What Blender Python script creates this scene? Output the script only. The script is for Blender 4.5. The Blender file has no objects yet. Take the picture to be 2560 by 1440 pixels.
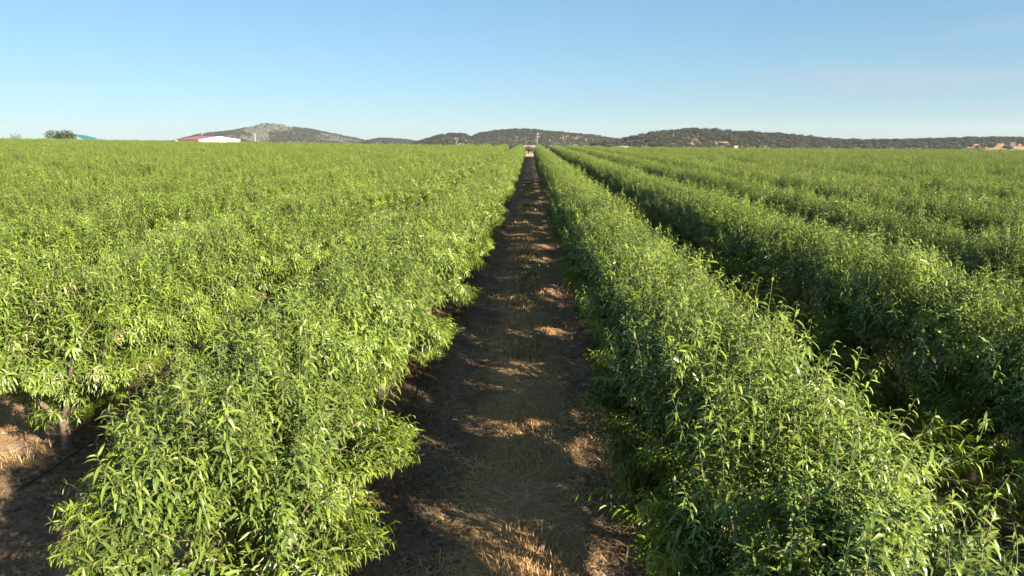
import bpy, math, numpy as np
from mathutils import Vector, Matrix
R = math.radians
HAZE = .00010
sc = bpy.context.scene
COL = sc.collection
rng = np.random.default_rng(11)

# ------------------------------------------------------------------ camera
F = 1762.0                       # focal length in pixels of the 2560 px wide photograph
HC = 4.3                         # camera height above the track
PITCH, YAW = R(12.0), R(1.46)
cam = bpy.data.cameras.new('camera'); co = bpy.data.objects.new('camera', cam); COL.objects.link(co)
cam.sensor_width = 36; cam.lens = F/2560*36; cam.clip_start = 0.1; cam.clip_end = 20000
co.location = (0, 0, HC); co.rotation_euler = (math.pi/2-PITCH, 0, YAW)
sc.camera = co
CM = co.rotation_euler.to_matrix()

def at(px, py, D):
    """the world point that lies D metres ahead and shows at a pixel of the photograph"""
    d = CM @ Vector(((px-1280)/F, -(py-720)/F, -1))
    hd = math.cos(YAW)*d.y - math.sin(YAW)*d.x
    return Vector((0, 0, HC)) + d*(D/hd)

# ------------------------------------------------------------------ helpers
def tag(o, label=None, cat=None, group=None, kind=None):
    for k, v in (('label', label), ('category', cat), ('group', group), ('kind', kind)):
        if v: o[k] = v
    return o

def mesh_np(name, v, tris, mats, mi=None, attrs=None, smooth=True):
    me = bpy.data.meshes.new(name)
    v = np.asarray(v, np.float32); tris = np.asarray(tris, np.int32)
    n, m = len(v), len(tris); k = tris.shape[1]
    me.vertices.add(n); me.vertices.foreach_set('co', v.ravel())
    me.loops.add(m*k); me.loops.foreach_set('vertex_index', tris.ravel())
    me.polygons.add(m); me.polygons.foreach_set('loop_start', np.arange(0, m*k, k, dtype=np.int32))
    if mi is not None: me.polygons.foreach_set('material_index', np.asarray(mi, np.int32))
    me.polygons.foreach_set('use_smooth', np.full(m, smooth))
    for a, val in (attrs or {}).items():
        at_ = me.attributes.new(a, 'FLOAT', 'POINT'); at_.data.foreach_set('value', np.asarray(val, np.float32))
    for x in mats: me.materials.append(x)
    me.update(); me.validate()
    return me

def link(name, me, parent=None, loc=(0,0,0), rz=0.0, s=1.0):
    o = bpy.data.objects.new(name, me); COL.objects.link(o)
    o.parent = parent; o.location = loc; o.rotation_euler = (0,0,rz); o.scale = (s,)*3 if np.isscalar(s) else s
    return o

def empty(name, loc, rz=0.0):
    o = bpy.data.objects.new(name, None); COL.objects.link(o); o.location = loc; o.rotation_euler = (0,0,rz)
    o.empty_display_size = .3
    return o

class MB:
    """collects boxes, tubes, sheets as triangles for ONE mesh"""
    def __init__(s): s.v, s.t, s.n = [], [], 0
    def add(s, v, t):
        v = np.asarray(v, float); s.v.append(v); s.t.append(np.asarray(t, int)+s.n); s.n += len(v); return s
    def box(s, c, size, rz=0.0):
        x, y, z = np.asarray(size)/2.0
        v = np.array([[a*x,b*y,d*z] for a in (-1,1) for b in (-1,1) for d in (-1,1)])
        cr, sr = math.cos(rz), math.sin(rz)
        v = v @ np.array([[cr,sr,0],[-sr,cr,0],[0,0,1]]) + np.asarray(c)
        q = [(0,1,3,2),(4,6,7,5),(0,4,5,1),(2,3,7,6),(0,2,6,4),(1,5,7,3)]
        return s.add(v, [t for a,b,c_,d in q for t in ((a,b,c_),(a,c_,d))])
    def tube(s, pts, rad, n=6):
        return s.add(*tube(pts, rad, n))
    def slab(s, poly, thick):
        """a planar polygon given thickness along its normal"""
        p = np.asarray(poly, float); m = len(p)
        nn = np.cross(p[1]-p[0], p[2]-p[0]); nn /= np.linalg.norm(nn)
        v = np.vstack([p, p-nn*thick]); t = []
        for i in range(1, m-1): t += [(0,i,i+1), (m, m+i+1, m+i)]
        for i in range(m):
            j = (i+1) % m; t += [(i, m+i, m+j), (i, m+j, j)]
        return s.add(v, t)
    def build(s, name, mat, parent=None, smooth=False, loc=(0,0,0)):
        return link(name, mesh_np(name, np.vstack(s.v), np.vstack(s.t), [mat], smooth=smooth), parent, loc)

def tube(pts, rad, n=6):
    P = np.asarray(pts, float); k = len(P); rad = np.broadcast_to(np.asarray(rad, float), (k,))
    T = np.gradient(P, axis=0); T /= np.linalg.norm(T, axis=1)[:,None]+1e-9
    ref = np.array([1.,0,0]) if abs(T[0][0]) < .8 else np.array([0,1.,0])
    A = np.cross(T, ref); A /= np.linalg.norm(A, axis=1)[:,None]+1e-9
    B = np.cross(T, A)
    a = np.arange(n)*2*math.pi/n
    v = (P[:,None]+rad[:,None,None]*(np.cos(a)[None,:,None]*A[:,None]+np.sin(a)[None,:,None]*B[:,None])).reshape(-1,3)
    t = []
    for i in range(k-1):
        for j in range(n):
            p, q = i*n+j, i*n+(j+1) % n
            t += [(p,q,q+n),(p,q+n,p+n)]
    c0, c1 = len(v), len(v)+1
    v = np.vstack([v, P[:1], P[-1:]])
    for j in range(n):
        t += [(c0,(j+1)%n,j), (c1,(k-1)*n+j,(k-1)*n+(j+1)%n)]
    return v, np.array(t)

# smooth value noise for numpy arrays
def noise2(x, y, seed=0, freq=1.0):
    def hsh(i, j):
        n = (i.astype(np.int64)*374761393 + j.astype(np.int64)*668265263 + seed*974634777) & 0x7fffffff
        n = ((n ^ (n >> 13))*1274126177) & 0x7fffffff
        return ((n ^ (n >> 16)) & 0xffff)/65535.0
    x = np.asarray(x, float)*freq; y = np.asarray(y, float)*freq
    i, j = np.floor(x), np.floor(y); fx, fy = x-i, y-j
    fx, fy = fx*fx*(3-2*fx), fy*fy*(3-2*fy)
    return (hsh(i,j)*(1-fx)+hsh(i+1,j)*fx)*(1-fy)+(hsh(i,j+1)*(1-fx)+hsh(i+1,j+1)*fx)*fy
def fbm(x, y, seed=0, freq=1.0, oct=4):
    s, a, tot = 0, 1.0, 0
    for k in range(oct):
        s = s+a*noise2(x, y, seed+k*17, freq*2**k); tot += a; a *= .5
    return s/tot
def sstep(a, b, x):
    t = np.clip((np.asarray(x, float)-a)/(b-a), 0, 1); return t*t*(3-2*t)

# ------------------------------------------------------------------ materials
def mat(name):
    m = bpy.data.materials.new(name); m.use_nodes = True
    nt = m.node_tree; nt.nodes.clear()
    out = nt.nodes.new('ShaderNodeOutputMaterial')
    return m, nt, out
def N(nt, typ, **kw):
    n = nt.nodes.new(typ)
    for k, v in kw.items():
        if k.startswith('_'): n.inputs[k[1:]].default_value = v
        else: setattr(n, k, v)
    return n
def mixc(nt, fac, a, b, blend='MIX'):
    n = nt.nodes.new('ShaderNodeMix'); n.data_type = 'RGBA'; n.blend_type = blend
    for s, v in ((0, fac), (6, a), (7, b)):
        if hasattr(v, 'is_output'): nt.links.new(v, n.inputs[s])
        elif isinstance(v, (tuple, list)): n.inputs[s].default_value = (*v[:3], 1)
        else: n.inputs[s].default_value = v
    return n.outputs[2]
def math_(nt, op, a, b=None, clamp=False):
    n = nt.nodes.new('ShaderNodeMath'); n.operation = op; n.use_clamp = clamp
    for i, v in enumerate((a, b)):
        if v is None: continue
        if hasattr(v, 'is_output'): nt.links.new(v, n.inputs[i])
        else: n.inputs[i].default_value = v
    return n.outputs[0]
def ramp(nt, fac, lo, hi):
    n = nt.nodes.new('ShaderNodeMapRange'); n.interpolation_type = 'SMOOTHSTEP'
    nt.links.new(fac, n.inputs[0]); n.inputs[1].default_value = lo; n.inputs[2].default_value = hi
    return n.outputs[0]
def noise_n(nt, scale, detail=4, rough=.6, co=None, dist=0.0):
    n = N(nt, 'ShaderNodeTexNoise', _Scale=scale, _Detail=detail, _Roughness=rough, _Distortion=dist)
    if co is None: co = N(nt, 'ShaderNodeTexCoord').outputs['Object']
    nt.links.new(co, n.inputs['Vector'])
    return n.outputs['Fac']
def simple(name, col, rough=.7, var=.25, scale=3.0, metal=0.0):
    m, nt, out = mat(name)
    p = N(nt, 'ShaderNodeBsdfPrincipled', _Roughness=rough, _Metallic=metal)
    f = noise_n(nt, scale)
    c = mixc(nt, f, tuple(x*(1-var) for x in col), tuple(min(1, x*(1+var)) for x in col))
    nt.links.new(c, p.inputs['Base Color'])
    nt.links.new(p.outputs[0], out.inputs[0])
    return m

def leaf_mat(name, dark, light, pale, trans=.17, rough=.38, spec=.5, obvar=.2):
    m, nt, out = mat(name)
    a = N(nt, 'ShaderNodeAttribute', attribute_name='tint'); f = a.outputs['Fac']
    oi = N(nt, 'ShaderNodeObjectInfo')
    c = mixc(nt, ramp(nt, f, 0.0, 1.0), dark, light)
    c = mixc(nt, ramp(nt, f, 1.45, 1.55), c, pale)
    hv = N(nt, 'ShaderNodeHueSaturation')
    nt.links.new(c, hv.inputs['Color'])
    v = N(nt, 'ShaderNodeMapRange'); nt.links.new(oi.outputs['Random'], v.inputs[0])
    v.inputs[3].default_value = 1-obvar; v.inputs[4].default_value = 1+obvar
    nt.links.new(v.outputs[0], hv.inputs['Value'])
    geo = N(nt, 'ShaderNodeNewGeometry')
    col = mixc(nt, math_(nt, 'MULTIPLY', geo.outputs['Backfacing'], .35), hv.outputs[0], tuple(.5*(x+y)+.03 for x, y in zip(light, (.09,.12,.06))))
    p = N(nt, 'ShaderNodeBsdfPrincipled', _Roughness=rough)
    p.inputs['Specular IOR Level'].default_value = spec
    nt.links.new(col, p.inputs['Base Color'])
    t = N(nt, 'ShaderNodeBsdfTranslucent')
    tc = mixc(nt, 1.0, col, (1.25,1.15,.5), 'MULTIPLY')
    nt.links.new(tc, t.inputs['Color'])
    mx = N(nt, 'ShaderNodeMixShader'); mx.inputs[0].default_value = trans
    nt.links.new(p.outputs[0], mx.inputs[1]); nt.links.new(t.outputs[0], mx.inputs[2])
    nt.links.new(mx.outputs[0], out.inputs[0])
    return m

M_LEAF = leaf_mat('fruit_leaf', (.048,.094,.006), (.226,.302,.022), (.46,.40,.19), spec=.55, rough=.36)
M_TWIG = simple('twig_bark', (.17,.155,.055), .6, .3, 20)
M_BARK = simple('trunk_bark', (.155,.108,.075), .85, .45, 14)
M_OAK = leaf_mat('oak_leaf', (.026,.029,.017), (.068,.068,.040), (.10,.09,.05), trans=.1, rough=.6, spec=.25, obvar=.35)
M_OLIVE = leaf_mat('olive_leaf', (.085,.11,.055), (.15,.18,.09), (.2,.2,.1), trans=.15, rough=.5, spec=.3)
M_MULB = leaf_mat('dark_tree_leaf', (.030,.045,.014), (.075,.095,.030), (.1,.1,.05), trans=.2, rough=.5, spec=.35)
M_OBARK = simple('oak_bark', (.07,.055,.045), .9, .4, 5)
M_STRAW = None

# ------------------------------------------------------------------ ground
ROW0, ROWL, DROW, DLEFT, FIELD_END = 1.92, -2.18, 3.55, 3.85, 172.0
def row_x(k): return ROW0 + DROW*k if k >= 0 else ROWL + DLEFT*(k+1)        # k=0 first row to the right of the track, k=-1 first to the left
TRK = -0.08                               # middle of the track

def aisle(x):
    """distance to the nearest row, and offset from the middle of the wheel tracks of the aisle one stands in"""
    x = np.asarray(x, float)
    r_ = (x-ROW0+DROW/2) % DROW - DROW/2; l_ = (x-ROWL+DLEFT/2) % DLEFT - DLEFT/2
    d = np.where(x > ROW0, np.abs(r_), np.where(x < ROWL, np.abs(l_), np.minimum(np.abs(x-ROW0), np.abs(x-ROWL))))
    u = np.where(x > ROW0, DROW/2-np.abs(r_), np.where(x < ROWL, DLEFT/2-np.abs(l_), np.abs(x-TRK)))
    return d, u

def ground_h(x, y):
    x = np.asarray(x, float); y = np.asarray(y, float)
    z = -np.where(x < 0, .0142, .0080)*np.clip(x, -260, 200)
    z = z - 24*sstep(200, 1500, np.hypot(x*.7, y))
    infield = (1-sstep(FIELD_END+1, FIELD_END+4, y))*sstep(-40, -30, y)*(1-sstep(12, 18, np.abs(x)))
    d, m = aisle(x)
    berm = .20*np.exp(-(d/.75)**3)*(.75+.5*fbm(x, y, 3, 1.1, 2))
    tr = np.abs(np.abs(m)-.95)
    dip = -.055*np.exp(-(tr/.26)**2)
    mid = .035*np.exp(-(m/.42)**2)*(.5+fbm(x, y, 9, 2.0, 3))
    ph = 2*math.pi*(y/.36 + 1.6*(np.abs(m)-.95)**2*4) + 2.2*noise2(x, y, 5, .5)
    tread = .016*np.sin(ph)*np.exp(-(tr/.24)**2)*sstep(9, 15, y)*sstep(.25, .6, noise2(x*0, y, 8, .12))*(1-sstep(60, 90, y))
    rough = .05*(fbm(x, y, 21, 2.6, 3)-.5) + .02*(noise2(x, y, 31, 12)-.5)
    rough = rough*(.4+.6*np.exp(-((np.abs(m)-1.35)/.5)**2))
    return z + infield*(berm+dip+mid+tread+rough) + (1-infield)*.25*(fbm(x, y, 40, .12, 3)-.5)

def gz(x, y): return float(ground_h(np.array([x]), np.array([y]))[0])

def spread_axis(lo, hi, step, far, growth=1.16):
    a = list(np.arange(lo, hi+step/2, step)); s, x = step, hi; up = []
    while x < far[1]: s *= growth; x += s; up.append(x)
    s, x = step, lo; dn = []
    while x > far[0]: s *= growth; x -= s; dn.append(x)
    return np.array(dn[::-1]+a+up)

xs = spread_axis(-9.5, 8.5, .07, (-3100, 3100))
ya = np.arange(3.6, 26, .06); s, y = .06, ya[-1]; yl = []
while y < FIELD_END+10:
    s = min(s*1.025, .9); y += s; yl.append(y)
while y < 2600: s *= 1.12; y += s; yl.append(y)
s, y = .06, 3.6; yd = []
while y > -900: s *= 1.25; y -= s; yd.append(y)
ys = np.array(yd[::-1]+list(ya)+yl)
X, Y = np.meshgrid(xs, ys)
gv = np.stack([X, Y, ground_h(X, Y)], -1).reshape(-1, 3)
nx, ny = len(xs), len(ys)
I = np.arange(nx*ny).reshape(ny, nx)
gq = np.stack([I[:-1,:-1], I[:-1,1:], I[1:,1:], I[1:,:-1]], -1).reshape(-1, 4)

m, nt, out = mat('orchard_soil')
geo = N(nt, 'ShaderNodeNewGeometry'); sep = N(nt, 'ShaderNodeSeparateXYZ'); nt.links.new(geo.outputs['Position'], sep.inputs[0])
px_, py_ = sep.outputs[0], sep.outputs[1]
pos = geo.outputs['Position']
n1 = noise_n(nt, .9, 5, .6, pos); n2 = noise_n(nt, 7, 6, .65, pos); n3 = noise_n(nt, 45, 4, .7, pos)
soil = mixc(nt, ramp(nt, n1, .35, .65), (.185,.104,.060), (.345,.228,.138))
soil = mixc(nt, math_(nt, 'MULTIPLY', ramp(nt, n2, .5, .7), .55), soil, (.090,.060,.040))
soil = mixc(nt, math_(nt, 'MULTIPLY', ramp(nt, n3, .55, .75), .5), soil, (.36,.27,.18))
# aisle coordinate -> straw strip between the wheel ruts and dusty ruts
u = N(nt, 'ShaderNodeAttribute', attribute_name='aisle').outputs['Fac']
wob = math_(nt, 'ADD', u, math_(nt, 'MULTIPLY', math_(nt, 'SUBTRACT', n1, .5), .5))
strawm = math_(nt, 'MULTIPLY', math_(nt, 'SUBTRACT', 1.0, ramp(nt, wob, .45, .85)), ramp(nt, n2, .30, .55))
straw = mixc(nt, n3, (.25,.142,.066), (.50,.315,.150))
soil2 = mixc(nt, math_(nt, 'MULTIPLY', strawm, .8), soil, straw)
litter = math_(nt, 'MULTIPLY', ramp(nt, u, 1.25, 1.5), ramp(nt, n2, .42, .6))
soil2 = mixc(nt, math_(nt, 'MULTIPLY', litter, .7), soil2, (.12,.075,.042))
# dry grassland beyond the field
dry = mixc(nt, ramp(nt, noise_n(nt, .05, 5, .6, pos), .35, .65), (.33,.235,.125), (.23,.175,.10))
roadm = math_(nt, 'MULTIPLY', ramp(nt, py_, FIELD_END+1.5, FIELD_END+2.5), math_(nt, 'SUBTRACT', 1.0, ramp(nt, py_, FIELD_END+7, FIELD_END+9)))
dry = mixc(nt, roadm, dry, (.52,.43,.33))
col = mixc(nt, ramp(nt, py_, FIELD_END, FIELD_END+2), soil2, dry)
p = N(nt, 'ShaderNodeBsdfPrincipled', _Roughness=.95); p.inputs['Specular IOR Level'].default_value = .15
nt.links.new(col, p.inputs['Base Color'])
bmp = N(nt, 'ShaderNodeBump', _Strength=1.0, _Distance=.05)
nt.links.new(math_(nt, 'ADD', n2, math_(nt, 'MULTIPLY', n3, .5)), bmp.inputs['Height']); nt.links.new(bmp.outputs[0], p.inputs['Normal'])
nt.links.new(p.outputs[0], out.inputs[0])
M_SOIL = m
g = link('ground', mesh_np('ground', gv, gq, [M_SOIL], None, {'aisle': aisle(X)[1].ravel()})); tag(g, kind='structure')

# ------------------------------------------------------------------ fruit tree meshes
UP = np.array([0,0,1.0])
def unit(a): return a/(np.linalg.norm(a, axis=-1, keepdims=True)+1e-9)

def leaves(P, D, phi, L, W, tint, r, droop=(0.15,2.1)):
    """lance-shaped leaves with a folded midrib that bend downwards. P base, D shoot direction, phi spiral angle, L length."""
    n = len(P); D = unit(D)
    ref = np.where(np.abs(D[:,2:3]) > .9, np.array([[1.,0,0]]), UP[None])
    A = unit(np.cross(D, ref)); B = np.cross(D, A)
    rad = np.cos(phi)[:,None]*A + np.sin(phi)[:,None]*B
    el = r.uniform(.15, .95, n)[:,None]
    a = unit(el*D + rad + r.normal(0,.15,(n,3)))
    nn = unit(D - (D*a).sum(1,keepdims=True)*a + r.normal(0,.25,(n,3)))
    b = unit(np.cross(a, nn))
    k = r.uniform(*droop, n)[:,None]
    pts = [P]; seg = [.30, .36, .34]; t = 0; tans = []
    for s_ in seg:
        t += s_/2; d = unit(a + np.array([[0,0,-1.]])*k*t*1.5); t += s_/2
        tans.append(d); pts.append(pts[-1]+d*(L*s_)[:,None])
    n1_ = unit(np.cross(b, tans[0]+tans[1])); n2_ = unit(np.cross(b, tans[1]+tans[2]))
    w1 = (W*.5)[:,None]; w2 = w1*.78
    fo = r.uniform(.1,.6,n)[:,None]
    sg = np.sign((n1_*nn).sum(1,keepdims=True)); n1_ = n1_*sg; n2_ = n2_*sg
    V = np.stack([pts[0], pts[1]-b*w1+n1_*w1*fo, pts[1], pts[1]+b*w1+n1_*w1*fo,
                  pts[2]-b*w2+n2_*w2*fo, pts[2], pts[2]+b*w2+n2_*w2*fo, pts[3]], 1)
    T = np.array([(0,1,2),(0,2,3),(4,7,5),(5,7,6),(1,4,5),(1,5,2),(2,5,6),(2,6,3)])
    tri = (T[None]+(np.arange(n)*8)[:,None,None]).reshape(-1,3)
    return V.reshape(-1,3), tri, np.repeat(tint, 8)

def bez(p0, p1, p2, n):
    t = np.linspace(0,1,n)[:,None]
    return p0*(1-t)**2 + 2*p1*t*(1-t) + p2*t*t

RZ = np.array([.22,.50,.95,1.4,1.85,2.2,2.5]); RR = np.array([.90,1.24,1.35,1.22,.94,.68,.40])
EX, EY = .90, 1.30
def fruit_tree(seed, n_side=350, n_top=160, n_in=150, longs=20, zlo=.24, reach=(), pale=0.0, squash=1.0):
    r = np.random.default_rng(seed)
    W, C = MB(), MB()
    fork = np.array([r.normal(0,.04), r.normal(0,.04), r.uniform(.42,.52)])
    tr = bez(np.array([0,0,-.12]), np.array([fork[0]*.2,fork[1]*.2,.2]), fork, 5)
    W.tube(tr, [.115,.078,.062,.058,.066], 8)
    limbs = []
    nl = 5
    for i in range(nl):
        a = 2*math.pi*(i+r.uniform(-.3,.3))/nl
        tip = np.array([math.cos(a)*r.uniform(.6,.8), math.sin(a)*r.uniform(.6,.8), r.uniform(1.4,1.75)])
        mid = fork + np.array([math.cos(a)*.42, math.sin(a)*.42, .35])
        L = bez(fork-np.array([0,0,.03]), mid, tip, 9); W.tube(L, np.linspace(.042,.013,9), 6); limbs.append(L)
        for j in range(3):
            b0 = L[r.integers(3,8)]; aa = a + r.uniform(-1.1,1.1)
            e = b0 + np.array([math.cos(aa)*r.uniform(.2,.4), math.sin(aa)*r.uniform(.2,.4), r.uniform(.1,.45)])
            S = bez(b0, (b0+e)/2+np.array([0,0,.05]), e, 5); W.tube(S, np.linspace(.018,.007,5), 5); limbs.append(S)
    lp = np.vstack(limbs)
    shoots = []
    ph0 = r.uniform(0, 7)
    # boughs: the shoots gather round them and leave hollows between
    nb = 26
    ba = ph0+np.arange(nb)*2.39996+r.normal(0,.2,nb); bz = zlo+.1+(2.1-zlo)*((np.arange(nb)*.618) % 1); bl = r.uniform(.89,1.10,nb)
    bough = np.stack([np.cos(ba)*np.interp(bz,RZ,RR)*EX, np.sin(ba)*np.interp(bz,RZ,RR)*EY, bz], -1)
    def gather(tip, k=.45):
        j = np.argmin(((bough-tip)**2).sum(1))
        q = tip*(1-k)+bough[j]*k
        q[:2] *= bl[j]; q[2] += (bl[j]-1)*.5
        return q
    for i in range(n_side):
        a = ph0 + i*2.39996 + r.normal(0,.2); z = zlo + (2.2-zlo)*((i*.61803+r.uniform(0,.12)) % 1)**1.22
        lump = 1 + .06*math.sin(3*a+seed)
        rad = np.interp(z, RZ, RR)*lump*r.choice([r.uniform(.74,.98), r.uniform(.98,1.16)])
        tip = gather(np.array([math.cos(a)*rad*EX, math.sin(a)*rad*EY, z + r.uniform(-.04,.14)]))
        if z < .8: tip[2] -= r.uniform(0,.15)
        L = r.uniform(.5,.85)
        base = tip - unit(np.array([math.cos(a+r.normal(0,.35)), math.sin(a+r.normal(0,.35)), r.uniform(.1,.8) if z > .8 else r.uniform(-.3,.3)]))*L
        base[2] = max(base[2], zlo+.04)
        q = lp[np.argmin(((lp-base)**2).sum(1))]; base = base*.55+q*.45
        mid = (base+tip)/2 + np.array([0,0,r.uniform(.08,.22)])
        shoots.append((base, mid, tip))
    for i in range(n_top):
        a = ph0 + i*2.39996; rr = 1.0*math.sqrt((i+.5)/n_top)*r.uniform(.85,1.1)
        lump = .09*math.sin(2.1*a+seed*1.7+rr*4)*min(1,rr*1.5)
        ztip = 2.46 - (.60*math.cos(a)**2+.38*math.sin(a)**2)*min(rr,1.2)**2 + lump + r.normal(0,.10)
        tip = np.array([math.cos(a)*rr*.80, math.sin(a)*rr*1.12, ztip]); tip[:2] += .16*np.array([math.sin(7*tip[1]+seed), math.sin(6*tip[0]+2*seed)])
        base = tip*np.array([.72,.72,1]) - np.array([0,0,r.uniform(.55,.9)])
        q = lp[np.argmin(((lp-base)**2).sum(1))]; base = base*.6+q*.4
        mid = (base+tip)/2 + np.array([math.cos(a)*.1*rr, math.sin(a)*.1*rr, .05]) + r.normal(0,.03,3)
        shoots.append((base, mid, tip))
    for i in range(longs):                               # water shoots that stand out of the canopy
        a = r.uniform(0, 6.28); rr = r.uniform(.2,1.15)
        tip = np.array([math.cos(a)*rr*1.1, math.sin(a)*rr*1.15, 2.58+r.uniform(0,.28)-(.60*math.cos(a)**2+.3*math.sin(a)**2)*rr**2])
        base = np.array([math.cos(a)*rr*.75, math.sin(a)*rr*.75, tip[2]-r.uniform(.8,1.0)])
        shoots.append((base, (base+tip)/2+r.normal(0,.04,3), tip))
    for (tx, ty, tz) in reach:                           # long arching shoots that lean out of the row
        tip = np.array([tx,ty,tz]); base = np.array([tx*.3,ty*.3,max(.7,tz-.55)])
        shoots.append((base, (base+tip)/2+np.array([0,0,.30]), tip))
        for q in (.4,.55,.7,.85):
            shoots.append((base*(1-q)+tip*q+np.array([0,0,.12]), base*(1-q)+tip*q+np.array([.1,.1,.35]), tip*.92+r.normal(0,.22,3)))
    for i in range(n_in):
        q = lp[r.integers(0,len(lp))]; a = r.uniform(0,6.28)
        tip = q + np.array([math.cos(a)*r.uniform(.2,.5), math.sin(a)*r.uniform(.2,.5), r.uniform(-.1,.5)])
        shoots.append((q, (q+tip)/2+np.array([0,0,.08]), tip))
    P, D, PH, L, TI = [], [], [], [], []
    for (b, m_, t_) in shoots:
        c = bez(b, m_, t_, 6); C.tube(c[1:], np.linspace(.0036,.0009,5), 3)
        ln = np.linalg.norm(np.diff(c,axis=0),axis=1).sum()
        k = max(8, int(ln/.0225)); t = np.linspace(.10,1.0,k)+r.normal(0,.006,k); t = np.clip(t,0,1)
        tt = t[:,None]
        P.append(b*(1-tt)**2+2*m_*tt*(1-tt)+t_*tt*tt); D.append(2*(1-tt)*(m_-b)+2*tt*(t_-m_))
        PH.append(r.uniform(0,6.28)+np.arange(k)*2.4)
        size = np.interp(t, [0,.3,.75,.92,1], [.75,1.0,1.0,.7,.4])*r.uniform(.85,1.1)
        L.append(.138*size*r.uniform(.6,1.2,k))
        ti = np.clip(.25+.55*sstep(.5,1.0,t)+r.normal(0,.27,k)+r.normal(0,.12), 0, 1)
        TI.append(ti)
    P, D, PH, L, TI = map(np.concatenate, (P, D, PH, L, TI))
    if pale:
        inner = np.hypot(P[:,0],P[:,1]) < 1.15
        cl = noise2(P[:,0]*3+P[:,2]*2.1, P[:,1]*3-P[:,2]*1.7, seed, 1.2)
        TI = np.where(inner & (cl > 1-pale*.55) & (r.random(len(P)) < .5), 1.8, TI)
    else:
        TI = np.where(r.random(len(P)) < .010, 1.8, TI)
    Wd = L*r.uniform(.145,.205,len(L))
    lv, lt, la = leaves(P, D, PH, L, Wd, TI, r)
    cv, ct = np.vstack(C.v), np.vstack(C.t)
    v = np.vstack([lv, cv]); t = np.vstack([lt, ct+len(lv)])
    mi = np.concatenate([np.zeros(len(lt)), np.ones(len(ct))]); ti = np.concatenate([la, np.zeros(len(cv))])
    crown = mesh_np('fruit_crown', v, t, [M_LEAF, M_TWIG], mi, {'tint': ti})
    trunk = mesh_np('fruit_trunk', np.vstack(W.v), np.vstack(W.t), [M_BARK])
    return trunk, crown

NV = 8
VAR = [fruit_tree(100+i*7) for i in range(NV)]
VAR_PALE = fruit_tree(333, n_side=300, n_in=240, pale=.45, zlo=.50)
VAR_R = fruit_tree(401, reach=((2.2,.55,1.5),(2.0,.9,1.62),(1.75,1.2,1.7),(2.05,.1,.7),(1.7,.2,.75),(-1.3,1.3,.8)))
VAR_L = fruit_tree(402, reach=((-1.75,1.0,.85),(-1.45,1.3,1.2),(-1.4,1.7,.8)))
VAR_LOW = fruit_tree(391, n_side=390, zlo=.14)
VAR_BARE = fruit_tree(377, n_side=280, n_in=160, zlo=.42)

# ------------------------------------------------------------------ where the trees stand
SP = 1.47
trees = []            # (row k, nth, x, y)
for k in range(-46, 40):
    start = {0: 4.75, -1: 4.9, -2: 8.5, 1: 3.6, 2: 3.5, 3: 3.5}.get(k, 6.0 if k > 0 else 8.0)
    rk = np.random.default_rng(5000+k)
    yy = start if k in (0,-1,-2,1,2,3) else start+rk.uniform(0,1.5)
    i = 0
    while yy < FIELD_END:
        trees.append([k, i, row_x(k)+rk.normal(0,.035), yy]); i += 1
        yy += SP*rk.uniform(.9,1.12)
T = np.array(trees)
cy, sy = math.cos(YAW), math.sin(YAW)
fwd = -sy*T[:,2] + cy*T[:,3]; lat = cy*T[:,2] + sy*T[:,3]
dep = fwd*math.cos(PITCH) + (HC-1.4)*math.sin(PITCH)
half = 1280/F
inside = np.abs(lat) - 1.3 < half*dep
keep = np.abs(lat) < half*dep*1.12 + 9
order = [i for i in np.argsort(dep) if inside[i]]
chosen = set(order[:300])
ORD = ['nearest','second','third','fourth','fifth','sixth','seventh','eighth','ninth','tenth']
RN = ['first','second','third','fourth','fifth','sixth','seventh','eighth','ninth','tenth','eleventh','twelfth','thirteenth','fourteenth','fifteenth','sixteenth','seventeenth','eighteenth','nineteenth','twentieth']
count_in_row, far_pts = {}, []
src = {}
for i in sorted(range(len(T)), key=lambda j: dep[j]):
    k, nth, x, y = int(T[i,0]), int(T[i,1]), T[i,2], T[i,3]
    rk = np.random.default_rng(900000+i)
    rz, s_, var = math.pi*int(rk.integers(0,2))+rk.normal(0,.12), rk.uniform(.97,1.03), int(rk.integers(0,NV))
    s_ *= .97+.06*float(fbm(np.array([x]), np.array([y]), 505, .16, 2)[0])
    z = gz(x, y)
    if i in chosen:
        n = count_in_row.get(k, 0); count_in_row[k] = n+1
        side = 'right' if k >= 0 else 'left'; rn = RN[k if k >= 0 else -k-1]
        trunk, crown = VAR[var]
        if k == -2 and n < 1: trunk, crown = VAR_PALE
        if k == -1 and n < 9: x -= .36*(1-n/9)
        if k == -2 and 1 <= n <= 4: trunk, crown = VAR_LOW
        if n == 0 and k in (0,-1): trunk, crown = (VAR_R, VAR_L)[-k]; rz = 0.0; s_ = 1.0 if k == 0 else .93; x += .12 if k == -1 else 0
        if k == 1 and n < 3: trunk, crown = VAR_BARE
        root = empty('fruit_tree', (x,y,z), rz); root.scale = (s_,s_,s_*rk.uniform(.96,1.04))
        if n < (10 if k in (0,-1) else 6):
            lab = f'{ORD[n]} leafy fruit tree from the camera in the {rn} row {side} of the track'
        else:
            lab = f'leafy fruit tree in the middle stretch of the {rn} row {side} of the track'
        tag(root, lab, 'fruit tree', f'fruit trees in the {rn} row {side} of the track')
        tk = link('trunk', trunk, root); c = link('crown', crown, root)
        if trunk == VAR[var][0] and var not in src: src[var] = (tk, c)
    elif keep[i]:
        far_pts.append((x, y, z, rz, s_, var))

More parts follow.
